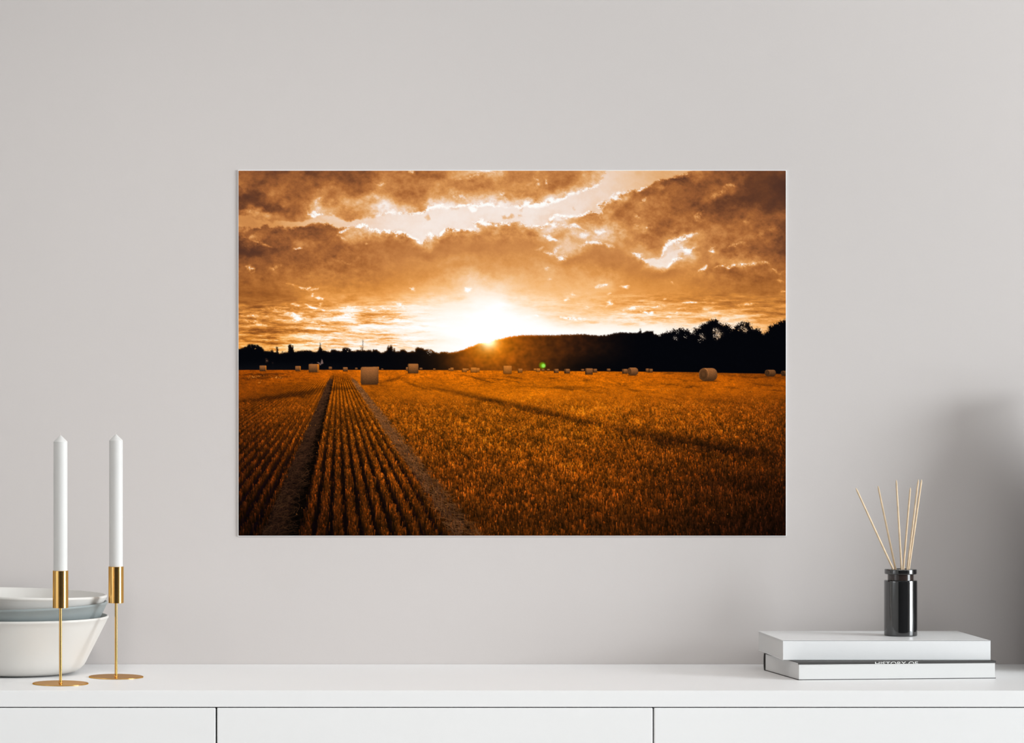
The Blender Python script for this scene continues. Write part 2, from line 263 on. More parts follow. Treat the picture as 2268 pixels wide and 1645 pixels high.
    # long bale shadows and ruts: (points, width, depth)
    for pts, w, v in [([(505,890),(560,884),(640,874),(720,864),(742,861),(800,857)], 5.5, -.5), ([(838,850),(862,845),(885,838),(905,830)], 6, -.40), ([(930,850),(1000,866),(1060,880),(1120,895)], 6, -.34), ([(1060,882),(1150,903),(1240,925),(1330,944)], 9, -.48), ([(1300,940),(1400,965),(1500,984),(1640,1005),(1760,1020)], 17, -.46),
                      ([(885,838),(910,850),(950,862)], 3, -.30), ([(1005,829),(1045,833),(1080,842),(1100,845)], 1.8, -.30), ([(1042,832),(1090,836),(1120,840)], 1.3, -.28), ([(1095,838),(1130,841),(1160,845)], 1.6, -.26), ([(1120,850),(1180,854),(1260,860),(1350,869)], 1.6, -.28), ([(1200,853),(1300,858),(1340,858)], 3.2, -.26), ([(1100,830),(1140,832),(1155,836)], 2.6, -.28),
                      ([(1205,833),(1222,835),(1232,836)], 2.2, -.30), ([(1285,841),(1312,841)], 2, -.30), ([(1380,858),(1420,869),(1455,872)], 3, -.30), ([(1400,877),(1450,882),(1500,886)], 2, -.26), ([(1366,849),(1382,850)], 1.6, -.4), ([(1450,848),(1500,850)], 1.6, -.3), ([(1503,854),(1530,854),(1552,856)], 1.8, -.4), ([(1440,836),(1500,840),(1545,842)], 1.2, -.2), ([(1605,859),(1640,860)], 1.8, -.25), ([(1640,846),(1700,850),(1740,853)], 2, -.3), ([(1530,882),(1600,888),(1640,890)], 3, -.25),
                      ([(1700,864),(1740,866)], 2, -.3), ([(1470,826),(1495,827)], 1, -.3), ([(528,828),(580,827),(640,827)], 2, -.45), ([(528,835),(570,834),(640,832)], 3.5, -.32), ([(528,848),(560,848)], 3, -.14), ([(1590,831),(1660,832),(1740,834)], 2.5, -.22), ([(1000,885),(1100,905)], 6, -.10), ([(1040,990),(1100,985),(1160,1000)], 26, -.10), ([(1500,1060),(1600,1075),(1740,1080)], 30, -.16),
                      ([(930,920),(1040,960),(1140,1000),(1240,1030),(1340,1060)], 18, .13), ([(1240,1035),(1350,1070),(1420,1090)], 26, .16), ([(960,845),(1100,873),(1300,915),(1420,945),(1560,975)], 9, .06)]:
        stroke(shade, pts, w, v)
    fld = np.clip(1 + shade + 0.05 * warp3, 0.25, 1.3)

    # ground seen between the stalks
    coarse = fftnoise(1.6, 1.6, 0.7, 0.04, 22)
    fine = fftnoise(0.3, 1.0, 0.8, 0.1, 23)
    near = sm(870, 1060, Y)
    amp = 0.075 + 0.105 * near
    lines = fftnoise(1.6, 3.2, 0.45, 0.06, 26)
    lum = fld * (1 + amp * coarse + 0.065 * fine + .055 * lines * (1 - near)) * (.95 + .05 * near)
    under = 1 - 0.70 * near
    base = np.stack([mr * lum * under, mg * lum * under, 9 + 2 * near], -1)
    # drilled rows
    qa = q + 0.004 * coarse
    mid = sm(-.215, -.205, qa) * (1 - sm(.64, .66, qa))
    left = 1 - sm(-.46, -.44, qa)
    rows = 0.5 + 0.5 * np.cos(2 * np.pi * (qa + 0.175) / 0.0872)
    rgt = sm(.8, .84, qa) * (1 - sm(1.3, 2.6, qa))
    rr = (1 - rows) ** 1.5
    rowdark = mid * rr * (0.62 * sm(822, 836, Y)) + left * rr * 0.50 * sm(834, 856, Y) * (1 - sm(1.6, 3.2, -qa)) + rgt * rr * 0.22 * sm(850, 880, Y) * (1 - sm(980, 1060, Y))
    base *= (1 - rowdark)[..., None]
    # wheel tracks
    tl = sm(-.455, -.425, qa) * (1 - sm(-.225, -.205, qa)); tr = sm(.65, .685, qa) * (1 - sm(.75, .80, qa))
    tlc = np.stack([46 - 16 * near + 11 * coarse, 27 - 10 * near + 7 * coarse, 17 - 6 * near + 4 * coarse], -1)
    dk = sm(-.34, -.27, qa)[..., None]
    tlc = tlc * (1 - dk * 0.75)
    trc = np.stack([120 - 35 * near + 22 * coarse, 70 - 18 * near + 14 * coarse, 36 - 4 * near + 9 * coarse], -1)
    fadein = sm(822, 850, Y)[..., None]
    base = base * (1 - tl[..., None] * fadein * .95) + tlc * tl[..., None] * fadein * .95
    base = base * (1 - tr[..., None] * fadein * .85) + trc * tr[..., None] * fadein * .85
    fm = sm(-0.6, 0.6, Y - HZ)[..., None]
    img = img * (1 - fm) + np.clip(base, 2, 255) * fm

    # stalks, painted far to near on a doubled raster (later = nearer = on top)
    N = 190000
    u = rng.random(N)
    ylo, yhi = 846.0 - VY, 1224.0 - VY
    sy = VY + ylo * (yhi / ylo) ** (u ** 0.80)
    sx = OX - 6 + rng.random(N) * (PW + 12)
    sq = (sx - VX) / (sy - VY)
    kk = np.round((sq + .175) / .0872)
    tight = np.where((sq > -.22) & (sq < .66), .14, np.where(sq < -.4, .11 + .16 * np.clip(-sq - 1.4, 0, 2), np.where(sq < 1.3, .30, 1.0)))
    sq2 = kk * .0872 - .175 + rng.normal(0, 1, N) * .0872 * np.minimum(tight, .6)
    sx = np.where(tight < .9, VX + sq2 * (sy - VY), sx)
    sq = (sx - VX) / (sy - VY)
    edge = .012 * rng.standard_normal(N)
    keep = ~(((sq > -.445 + edge) & (sq < -.205 + edge)) | ((sq > .645 + edge) & (sq < .765 + 2 * edge) & (rng.random(N) < .9)))
    keep &= ~((tight < .2) & (rng.random(N) < .32))
    sx, sy = sx[keep], sy[keep]
    o = np.argsort(sy); sx, sy = sx[o], sy[o]; n = len(sx)
    z = (sy - VY) / 392
    cx = np.clip((sx - OX).astype(int), 0, PW - 1); cy = np.clip((sy - OY).astype(int), 0, PH - 1)
    cl1 = fftnoise(1.8, 1.0, 1.0, 0.03, 24)[cy, cx]; cl2 = fftnoise(3.0, 1.4, 0.7, 0.012, 25)[cy, cx]
    hgt = z * (5 + 4 * z + (9 + 5 * z) * rng.random(n)) * np.clip(1 + .15 * cl1, .6, 1.4) + .8
    wid = np.maximum(1, np.round(2 * (0.45 + z * (0.7 + 1.1 * rng.random(n))))).astype(int)
    br = np.clip(rng.lognormal(-.12, .26 + .17 * z, n), .22, 1.9) * np.clip(1 + .22 * cl1 + .10 * cl2, .4, 1.6) * np.interp(sy, [846, 900, 960, 1060, 1190], [.97, .87, .80, .71, .58])
    hue = rng.random(n); lean = rng.normal(0, .07, n)
    L = np.maximum(1, np.round(2 * hgt)).astype(int)
    R = mr[cy, cx] * fld[cy, cx]; G = mg[cy, cx] * fld[cy, cx] * (1.0 + (hue - .5) * .16)
    cov = np.clip((z - .12) / .28, 0, 1)
    under2 = np.stack([img[cy, cx, c] for c in range(3)], -1)
    tot = L * wid
    sid = np.repeat(np.arange(n), tot)
    off = np.arange(len(sid)) - np.repeat(np.cumsum(tot) - tot, tot)
    row = off // wid[sid]; colm = off % wid[sid]
    fr_ = row / np.maximum(L[sid] - 1, 1)
    py = (2 * (sy[sid] - OY)).astype(int) - L[sid] + row
    px = (2 * (sx[sid] - OX)).astype(int) + colm + np.round(lean[sid] * (L[sid] - row)).astype(int)
    Y0 = 2 * 452
    ok = (py >= Y0) & (py < 2 * PH) & (px >= 0) & (px < 2 * PW)
    sid, py, px, fr_ = sid[ok], py[ok], px[ok], fr_[ok]
    f = np.interp(fr_, [0, .12, .45, 1], [1.30, 1.16, .74, .40]) * br[sid]
    f = 1 + (f - 1) * (.45 + .55 * cov[sid])
    big = np.repeat(np.repeat(img[452:], 2, 0), 2, 1).astype(np.float32)
    colr = np.stack([np.minimum(248, R[sid] * f), np.minimum(160, G[sid] * f ** .93), (5 + 15 * hue[sid] * R[sid] / 160) * f], -1)
    big[py - Y0, px] = colr
    big = big.reshape(PH - 452, 2, PW, 2, 3).mean((1, 3))
    mixw = sm(846, 905, Y[452:])[..., None]
    img[452:] = img[452:] * (1 - mixw) + big * mixw
    # loose straw lying in the two wheel tracks
    M = 2600
    st_y = VY + 45 * (395 / 45.) ** (rng.random(M) ** .75)
    inl = rng.random(M) < .42
    st_q = np.where(inl, -.43 + .17 * rng.random(M) ** 1.3, .65 + .17 * rng.random(M))
    st_x = VX + st_q * (st_y - VY)
    for i in np.argsort(st_y):
        s = (st_y[i] - VY) / 392
        L = (8 + 26 * rng.random()) * s + 2; ang = rng.normal(-0.35 if inl[i] else 0.5, .7)
        m = int(L) + 1
        xs = np.round(st_x[i] - OX + np.cos(ang) * np.linspace(-.5, .5, m) * L + 0.12 * L * np.sin(np.linspace(0, 3.1, m)) * rng.normal()).astype(int)
        ys = np.round(st_y[i] - OY + np.sin(ang) * np.linspace(-.5, .5, m) * L * .8).astype(int)
        ok = (xs >= 0) & (xs < PW) & (ys > 450) & (ys < PH)
        if not ok.any(): continue
        b = (.45 + .8 * rng.random()) * (1.05 - .35 * s)
        c = np.array([140, 88, 48], np.float32) * b if not inl[i] else np.array([74, 45, 26], np.float32) * b
        a = .75
        img[ys[ok], xs[ok]] = img[ys[ok], xs[ok]] * (1 - a) + c * a
    # sparkle of lit straw
    for cxs, cys, nn, sxs, sys_ in [(565,833,26,8,2.5), (615,835,22,9,1.2), (576,845,6,4,2), (760,940,40,140,60), (1200,1060,110,260,60), (1330,870,90,140,14)]:
        px = rng.normal(cxs, sxs, nn); py = rng.normal(cys, sys_, nn)
        for a, b in zip(px, py):
            i, j = int(a - OX), int(b - OY)
            if 0 <= i < PW and 452 < j < PH - 2:
                img[j:j + 2, i] = img[j:j + 2, i] * .35 + np.array([235, 150, 60], np.float32) * .65
    g3 = np.stack([blur(img[..., c], 0.55) for c in range(3)], -1)
    img = np.where(sm(815, 830, Y)[..., None] > 0, img * .35 + g3 * .65, img)

    # ------------------------------------------------------------ bales: x0, y0, x1, y1, end-face width (- left, + right), warmth
    B = [(844,816,849,818.3,0,0),(959,815.8,964.6,818.8,0,.2),(786.3,814.2,792,818,0,0),(728,812,735.3,818,0,0),(929,814.3,935.5,818.6,0,0),(993,816,997.5,819.6,0,.3),(1033.5,816,1037.8,819.4,0,.6),(1199,817.5,1205.7,821,0,.2),(1211,817,1217.4,821,0,.1),(1286,817,1293.3,821.5,-2,0),(1343,816.3,1351.6,821.7,-2,0),
         (825,812,839.2,818.5,2,0),(899,813,904,820.5,0,.1),(1181.5,816,1187.8,820.8,0,.7),(1429,816,1437,823.4,-2,0),(575,809.3,590,821,2,0),(654,810.4,666,821,2,0),(759.3,813,770,821.6,-1,0),(997.3,814,1004.4,820.8,0,.5),(1022.6,815.7,1033.8,823.2,-2,.7),(1054,814.8,1062,822.8,0,.8),(1041.7,813.8,1055.6,824.2,-1,.8),(1146,816.3,1156.8,824.4,-2,.5),(1187.4,815.8,1196,822.9,-1,.8),(1226,816.8,1236.8,825,-3,.1),(1249,816.7,1261.8,826.4,-4,0),
         (1312.3,816.6,1321.8,824.2,-3,0),(1295.3,815.5,1312.5,828.8,-3,0),(1377,817,1389,826.8,-4,0),(1435,816.6,1445,824.2,-4,0),(1114,809.8,1133,827,-1,.75),(683.5,806,706.8,823.8,4,0),(902.9,805.3,926.6,826.2,-2,.15),(1389,814,1412.8,830.8,-9,0),(1728.5,821,1744,831.8,-8,-.3),(1693,818.6,1717.4,833,-11,-.2),(1547.3,815,1587.8,843.2,-20,0),(798.7,812.3,838,851.2,0,.05)]
    gr = fftnoise(0.6, 1, 1, 0.1, 31); grv = fftnoise(0.4, 1.6, .5, 0.1, 32)
    for x0, y0, x1, y1, ef, wm in B:
        w = x1 - x0; h = y1 - y0
        i0, i1 = max(0, int(x0 - OX) - 3), min(PW, int(x1 - OX) + 4); j0, j1 = int(y0 - OY) - 3, int(y1 - OY) + 4
        bx = X[j0:j1, i0:i1] + .5; by = Y[j0:j1, i0:i1] + .5
        fx = (bx - x0) / w; fy = (by - y0) / h
        def box(xx0, xx1, rnd):
            ddx = np.maximum(np.abs(bx - (xx0 + xx1) / 2) - (xx1 - xx0) / 2 + rnd, 0); ddy = np.maximum(np.abs(by - (y0 + y1) / 2) - h / 2 + rnd, 0)
            return np.clip(rnd - np.hypot(ddx, ddy) + .5, 0, 1)
        side_round = min(abs(ef), h * .48) if abs(ef) > 5 else max(1.2, h * .12)
        if abs(ef) > 5: m = box(x0, x1, h * .42)
        else: m = box(x0, x1, side_round)
        n_ = gr[j0:j1, i0:i1] * .03 + grv[j0:j1, i0:i1] * .03
        v = np.clip(1.16 - 0.70 * np.clip(fy, 0, 1) ** 1.3 - .25 * np.clip(.06 - fy, 0, 1), .3, 1.2) + n_
        edge = 1 - .16 * np.clip(np.abs(fx - .5) * 2, 0, 1) ** 4
        c0 = np.array([136, 85, 46], np.float32) * (1 - max(wm, 0)) + np.array([196, 114, 38], np.float32) * max(wm, 0)
        if wm > 0: v = v * (1 - .35 * wm) + .38 * wm
        if wm < 0: c0 = c0 * (1 + wm)
        col = c0 * (v * edge)[..., None]
        if ef > 0:
            e = np.clip(bx - (x1 - ef) + .5, 0, 1)[..., None]
            col = col * (1 - e) + np.array([214, 118, 30], np.float32) * (1.0 - .35 * np.clip(fy, 0, 1))[..., None] * e
        elif ef < -5:
            rx = -ef / 2
            dd = np.hypot((bx - x0 - rx) / rx, (by - (y0 + y1) / 2) / (h / 2))
            e = np.clip((1 - dd) * rx + .5, 0, 1)[..., None]
            col = col * (1 - e) + (c0 * .62 * (1 + 1.6 * n_ - .35 * (fy - .5) + .08 * np.sin(dd * 9))[..., None]) * e
            ring = np.exp(-((dd - 1) / .10) ** 2) * .35 * (by < (y0 + y1) / 2 + h * .2)
            col = col * (1 + ring)[..., None]
        elif ef < 0:
            e = np.clip((x0 - ef) - bx + .5, 0, 1)[..., None]
            col = col * (1 - e * .34)
        a = m[..., None]
        sub = img[j0:j1, i0:i1]
        cast = (np.exp(-((by - y1 - .6) / max(.8, h * .035)) ** 2) * (fx > 0) * (fx < 1) * .6)[..., None]
        sub = sub * (1 - cast) + np.array([60, 30, 10], np.float32) * cast
        img[j0:j1, i0:i1] = sub * (1 - a) + np.clip(col, 0, 255) * a
    # small green ghost of the sun in the picture
    g1 = (1 - sm(3.5, 10, np.hypot(X - 1200.6, Y - 808.5)))[..., None]; g2 = (1 - sm(2.2, 6, np.hypot(X - 1202.6, Y - 809.2)))[..., None]
    img = img * (1 - .85 * g1) + np.array([112, 160, 12], np.float32) * .85 * g1
    img = img * (1 - g2) + np.array([150, 226, 84], np.float32) * g2
    return np.clip(img, 1, 253) / 255.0


# ---------------------------------------------------------------- measures
S = 0.0006188            # metres per photo pixel at the wall
XV, YH = 250.0, 863.0    # where the camera looks straight at the wall
DW = 7200.0              # camera to wall in the same units
ZT = 0.75                # height of the sideboard top
HT = 607.5               # eye height over the sideboard top
SC = bpy.context.scene
COL = SC.collection

def P(px, d=0.0):        # wall unit -> metres
    return px * S
def wx(u): return u * S                  # lateral unit (0 = in front of the camera)
def wz(h): return ZT + h * S             # height over sideboard top
def wy(d): return -d * S                 # distance in front of the wall
def at(px, d):                           # lateral metres of a photo column seen at depth d
    return (px - XV) * (DW - d) / DW * S

def lin(c):
    return tuple(((v / 12.92) if v <= 0.04045 else ((v + 0.055) / 1.055) ** 2.4) for v in c)
def rgb(r, g, b): return lin((r / 255, g / 255, b / 255)) + (1,)

# ---------------------------------------------------------------- materials
def mat(name, col, rough=.5, metal=0, spec=.5, noise=0, nscale=30, bump=0, bscale=200, coat=0, aniso=0):
    m = bpy.data.materials.new(name); m.use_nodes = True
    nt = m.node_tree; b = nt.nodes['Principled BSDF']
    b.inputs['Base Color'].default_value = col if len(col) == 4 else tuple(col) + (1,)
    b.inputs['Roughness'].default_value = rough; b.inputs['Metallic'].default_value = metal
    b.inputs['Specular IOR Level'].default_value = spec
    if coat: b.inputs['Coat Weight'].default_value = coat; b.inputs['Coat Roughness'].default_value = .03
    if aniso: b.inputs['Anisotropic'].default_value = aniso
    if noise or bump:
        tc = nt.nodes.new('ShaderNodeTexCoord')
    if noise:
        n = nt.nodes.new('ShaderNodeTexNoise'); n.inputs['Scale'].default_value = nscale; n.inputs['Detail'].default_value = 4
        nt.links.new(tc.outputs['Object'], n.inputs['Vector'])
        r = nt.nodes.new('ShaderNodeValToRGB')
        c = b.inputs['Base Color'].default_value
        r.color_ramp.elements[0].color = tuple(v * (1 - noise) for v in c[:3]) + (1,)
        r.color_ramp.elements[1].color = tuple(min(1, v * (1 + noise)) for v in c[:3]) + (1,)
        r.color_ramp.elements[0].position = .3; r.color_ramp.elements[1].position = .7
        nt.links.new(n.outputs['Fac'], r.inputs['Fac']); nt.links.new(r.outputs['Color'], b.inputs['Base Color'])
    if bump:
        n2 = nt.nodes.new('ShaderNodeTexNoise'); n2.inputs['Scale'].default_value = bscale; n2.inputs['Detail'].default_value = 6
        nt.links.new(tc.outputs['Object'], n2.inputs['Vector'])
        bm = nt.nodes.new('ShaderNodeBump'); bm.inputs['Strength'].default_value = bump; bm.inputs['Distance'].default_value = .002
        nt.links.new(n2.outputs['Fac'], bm.inputs['Height']); nt.links.new(bm.outputs['Normal'], b.inputs['Normal'])
    return m

WALLC = (.568, .529, .513)
M_wall = mat('wall_paint', WALLC, .9, spec=.12, noise=.012, nscale=1.6, bump=.03, bscale=350)
M_side = mat('side_wall_paint', (.55, .53, .51), .9, spec=.1, noise=.01, nscale=2)
M_ceil = mat('ceiling_paint', (.82, .82, .81), .9, spec=.1, noise=.01, nscale=2)
M_dark = mat('unlit_room_dark', (.035, .034, .034), .9, spec=.1, noise=.05, nscale=3)  # near-black colour stands in for the unlit room behind the camera
M_floor = mat('oak_floor', (.40, .37, .34), .5, noise=.15, nscale=6)
M_lacq = mat('white_lacquer', (.83, .824, .822), .42, spec=.35, noise=.006, nscale=5)
M_gap = mat('carcass_shadow_gap', (.05, .048, .045), .8, spec=.1, noise=.05, nscale=9)
M_wax = mat('white_wax', (.62, .61, .595), .5, spec=.35, noise=.01, nscale=40)
M_wick = mat('cotton_wick', (.62, .58, .54), .9, noise=.1, nscale=300)
M_brass = mat('brushed_brass', (.76, .45, .15), .17, metal=1, noise=.012, nscale=60)
M_brass.node_tree.nodes['Principled BSDF'].inputs['Specular Tint'].default_value = (.72, .46, .16, 1)
M_bowl = mat('white_stoneware', (.63, .61, .58), .55, spec=.35, noise=.012, nscale=20)
M_bluebowl = mat('blue_grey_stoneware', (.25, .28, .28), .5, spec=.35, noise=.03, nscale=25)
M_cover = mat('white_book_cover', (.75, .75, .75), .38, spec=.4, noise=.006, nscale=12)
M_black = mat('black_book_cloth', (.035, .032, .030), .6, noise=.1, nscale=200)
M_letter = mat('white_foil_lettering', (.80, .79, .77), .5, noise=.02, nscale=100)
M_reed = mat('rattan_reed', (.66, .50, .33), .7, noise=.12, nscale=120)
M_glass = mat('black_glass', (.010, .010, .0105), .06, spec=1.0, noise=.05, nscale=20, coat=.4)
M_rim = mat('dark_brown_glass', (.035, .024, .021), .07, spec=.65, noise=.1, nscale=40)
M_board = mat('white_print_edge', (.93, .93, .925), .6, noise=.005, nscale=40)
M_shade_vessel = mat('dark_shade_vessel', (.05, .042, .04), .7, noise=.06, nscale=12, bump=.1, bscale=90)  # near-black so the added shade caster returns little bounce
M_frame = mat('white_window_frame', (.8, .8, .8), .4, noise=.01, nscale=8)

def mat_pages():
    m = mat('paper_page_edges', (.64, .635, .625), .8, spec=.15)
    nt = m.node_tree; b = nt.nodes['Principled BSDF']
    tc = nt.nodes.new('ShaderNodeTexCoord'); w = nt.nodes.new('ShaderNodeTexWave')
    w.bands_direction = 'Z'; w.inputs['Scale'].default_value = 900; w.inputs['Distortion'].default_value = .6
    nt.links.new(tc.outputs['Object'], w.inputs['Vector'])
    r = nt.nodes.new('ShaderNodeValToRGB')
    r.color_ramp.elements[0].color = (.63, .625, .615, 1); r.color_ramp.elements[1].color = (.68, .675, .665, 1)
    nt.links.new(w.outputs['Fac'], r.inputs['Fac']); nt.links.new(r.outputs['Color'], b.inputs['Base Color'])
    return m
M_pages = mat_pages()

# ---------------------------------------------------------------- mesh helpers
def obj(name, bm, m, parent=None, smooth=False, loc=None):
    me = bpy.data.meshes.new(name)
    bmesh.ops.recalc_face_normals(bm, faces=bm.faces)
    bm.to_mesh(me); bm.free()
    for q in (m if isinstance(m, (list, tuple)) else [m]): me.materials.append(q)
    if smooth:
        for p in me.polygons: p.use_smooth = True
        try: me.set_sharp_from_angle(angle=math.radians(35))
        except Exception: pass
    o = bpy.data.objects.new(name, me); COL.objects.link(o)
    if parent: o.parent = parent
    if loc: o.location = loc
    return o

def box(bm, x0, x1, y0, y1, z0, z1, bevel=0, seg=2):
    vs = [bm.verts.new((x, y, z)) for x in (x0, x1) for y in (y0, y1) for z in (z0, z1)]
    f = [(0, 1, 3, 2), (4, 6, 7, 5), (0, 4, 5, 1), (2, 3, 7, 6), (0, 2, 6, 4), (1, 5, 7, 3)]
    fs = [bm.faces.new([vs[i] for i in q]) for q in f]
    if bevel:
        es = list({e for q in fs for e in q.edges})
        bmesh.ops.bevel(bm, geom=es, offset=bevel, segments=seg, affect='EDGES', profile=.5)
    return vs

def lathe(bm, prof, n=96, cx=0, cy=0, cz=0):
    rings = []
    for r, z in prof:
        if r < 1e-7: rings.append([bm.verts.new((cx, cy, cz + z))])
        else: rings.append([bm.verts.new((cx + r * math.cos(2 * math.pi * i / n), cy + r * math.sin(2 * math.pi * i / n), cz + z)) for i in range(n)])
    for a, b in zip(rings, rings[1:]):
        for i in range(n):
            j = (i + 1) % n
            if len(a) == 1 and len(b) == 1: continue
            if len(a) == 1: bm.faces.new((a[0], b[i], b[j]))
            elif len(b) == 1: bm.faces.new((a[i], a[j], b[0]))
            else: bm.faces.new((a[i], a[j], b[j], b[i]))

def tube(bm, pts, rad, n=10):
    pts = [Vector(p) for p in pts]; rings = []
    for k, p in enumerate(pts):
        t = (pts[min(k + 1, len(pts) - 1)] - pts[max(k - 1, 0)]).normalized()
        a = t.cross(Vector((0, 1, 0)));
        if a.length < 1e-3: a = t.cross(Vector((1, 0, 0)))
        a.normalize(); b = t.cross(a)
        r = rad[k] if isinstance(rad, (list, tuple)) else rad
        rings.append([bm.verts.new(p + a * r * math.cos(2 * math.pi * i / n) + b * r * math.sin(2 * math.pi * i / n)) for i in range(n)])
    for a, b in zip(rings, rings[1:]):
        for i in range(n): bm.faces.new((a[i], a[(i + 1) % n], b[(i + 1) % n], b[i]))
    bm.faces.new(rings[0][::-1]); bm.faces.new(rings[-1])

def thing(name, label, cat, loc=(0, 0, 0), rz=0, group=None):
    o = bpy.data.objects.new(name, None); COL.objects.link(o)
    o.empty_display_size = .05
    o.location = loc; o.rotation_euler = (0, 0, rz)
    tag(o, label, cat, group); return o
def tag(o, label, cat, group=None):
    o['label'] = label; o['category'] = cat
    if group: o['group'] = group
    return o
def struct(name, bm, m, label=None):
    o = obj(name, bm, m); o['kind'] = 'structure'
    if label: o['label'] = label
    return o
def dup(root, loc, label, children=True):
    r = root.copy(); COL.objects.link(r); r.location = loc; r['label'] = label
    for ch in list(root.children):
        c = ch.copy(); COL.objects.link(c); c.parent = r
    return r

# ---------------------------------------------------------------- room
XL, XR, YF, ZC = -2.6, 5.9, -6.9, 3.3
bm = bmesh.new(); box(bm, XL - .15, XR + .15, 0, .12, 0, ZC)
struct('wall_back', bm, M_wall, 'plain warm light grey painted wall behind the sideboard')
bm = bmesh.new(); box(bm, XL - .15, XR + .15, YF - .12, .12, -.1, 0)
struct('floor', bm, M_floor)
bm = bmesh.new(); box(bm, XL - .15, XR + .15, YF - .12, .12, ZC, ZC + .1)
struct('ceiling', bm, M_ceil)
VY0, VY1, VZ0, VZ1 = -3.3, -1.5, .6, 2.3  # left opening, added to let in fill light
bm = bmesh.new()
box(bm, XL - .15, XL, VY1, 0, 0, ZC); box(bm, XL - .15, XL, YF, VY0, 0, ZC)
box(bm, XL - .15, XL, VY0, VY1, 0, VZ0); box(bm, XL - .15, XL, VY0, VY1, VZ1, ZC)
struct('wall_left', bm, M_side)
bm = bmesh.new(); box(bm, XL, XR, YF - .12, YF, 0, ZC)
struct('wall_front', bm, M_dark)
# right wall with a tall opening
WY0, WY1, WZ0, WZ1 = -3.9, -1.3, .12, 2.75
bm = bmesh.new()
box(bm, XR, XR + .15, WY1, 0, 0, ZC); box(bm, XR, XR + .15, YF, WY0, 0, ZC)
box(bm, XR, XR + .15, WY0, WY1, 0, WZ0); box(bm, XR, XR + .15, WY0, WY1, WZ1, ZC)
struct('wall_right', bm, M_side)
bm = bmesh.new()
f = .05
box(bm, XR + .03, XR + .1, WY0, WY0 + f, WZ0, WZ1); box(bm, XR + .03, XR + .1, WY1 - f, WY1, WZ0, WZ1)
box(bm, XR + .03, XR + .1, WY0 + f, WY1 - f, WZ0, WZ0 + f); box(bm, XR + .03, XR + .1, WY0 + f, WY1 - f, WZ1 - f, WZ1)
struct('window_1', bm, M_frame)
bm = bmesh.new()
box(bm, XL - .1, XL - .03, VY0, VY0 + f, VZ0, VZ1); box(bm, XL - .1, XL - .03, VY1 - f, VY1, VZ0, VZ1)
box(bm, XL - .1, XL - .03, VY0 + f, VY1 - f, VZ0, VZ0 + f); box(bm, XL - .1, XL - .03, VY0 + f, VY1 - f, VZ1 - f, VZ1)
struct('fill_window', bm, M_frame)  # frame of the added fill opening

# ---------------------------------------------------------------- sideboard
DT = DW * (1 - HT / (1529.3 - YH))            # depth of the top
FS = (DW - DT) / DW
def hz(py): return HT - (py - YH) * FS         # front-plane height of a photo row
sb = thing('sideboard', 'long white lacquered sideboard with flush handleless drawers standing against the wall', 'sideboard', (0, wy(0), 0))
x_left, x_right = at(-490, DT), at(4354, DT)
ztop_b = wz(hz(1565.3)); zd = wz(hz(1567.5))
bm = bmesh.new(); box(bm, x_left, x_right, wy(DT), wy(1), ztop_b, ZT, .0003)
obj('top_panel', bm, M_lacq, sb)
zb = .14
fr_t = .019
bm = bmesh.new(); box(bm, x_left + .004, x_right - .004, wy(DT) + fr_t + .002, wy(1), zb, ztop_b)
obj('carcass', bm, M_gap, sb)
for xa, xb in ((x_left, x_left + .0038), (x_right - .0038, x_right)):
    bm = bmesh.new(); box(bm, xa, xb, wy(DT) + fr_t + .001, wy(1), zb, ztop_b - .0001)
    obj('side_panel', bm, M_lacq, sb)
edges = [-490, 479.3, 1447.3, 2416, 3385, 4354]
g = 1.6
for a, b in zip(edges, edges[1:]):
    bm = bmesh.new(); box(bm, at(a + g, DT), at(b - g, DT), wy(DT), wy(DT) + fr_t, zb, zd, .0010)
    obj('drawer_front', bm, M_lacq, sb)
for k, x in enumerate((x_left + .08, (x_left + x_right) / 2, x_right - .08)):
    for y in (wy(DT) + .07, wy(1) - .05):
        bm = bmesh.new(); tube(bm, [(x, y, 0), (x, y, zb)], [.014, .02], 20)
        obj('leg', bm, M_lacq, sb)

# ---------------------------------------------------------------- unframed print on the wall
IW = PW + 2.6; IH = PH + 2.6
pxc = (OX + PW / 2 - XV); pzc = -(OY + PH / 2 - YH)
ps = thing('picture', 'unframed landscape print of a sunset stubble field with round bales, hung on the wall', 'picture', (wx(pxc), -.0018, wz(HT + pzc)))
bt = .0016
kx = (DW - bt / S) / DW                        # tiny shrink for standing off the wall
bm = bmesh.new(); box(bm, -IW / 2 * S * kx, IW / 2 * S * kx, 0, bt, -IH / 2 * S * kx, IH / 2 * S * kx)
bd = obj('backing_board', bm, M_board, ps); bd['label'] = 'thin white edge of the print'
img = paint_print()
ys, xs = np.mgrid[0:PH, 0:PW]
co = np.empty((PH * PW, 3), np.float32)
co[:, 0] = ((xs - (PW - 1) / 2) * (PW / (PW - 1)) * S * kx).ravel(); co[:, 1] = -.0004
co[:, 2] = (-(ys - (PH - 1) / 2) * (PH / (PH - 1)) * S * kx).ravel()
i0 = (np.arange(PH - 1)[:, None] * PW + np.arange(PW - 1)[None, :]).ravel()
quads = np.stack([i0, i0 + PW, i0 + PW + 1, i0 + 1], 1).astype(np.int32)
me = bpy.data.meshes.new('print')
me.vertices.add(len(co)); me.vertices.foreach_set('co', co.ravel())
me.loops.add(quads.size); me.loops.foreach_set('vertex_index', quads.ravel())
me.polygons.add(len(quads)); me.polygons.foreach_set('loop_start', np.arange(0, quads.size, 4, dtype=np.int32))
me.update(calc_edges=True)
KP = 0.91
lin_img = np.where(img <= .04045, img / 12.92, ((img + .055) / 1.055) ** 2.4) * KP
ca = me.color_attributes.new('ink', 'FLOAT_COLOR', 'POINT')
rgba = np.ones((PH * PW, 4), np.float32); rgba[:, :3] = lin_img.reshape(-1, 3)
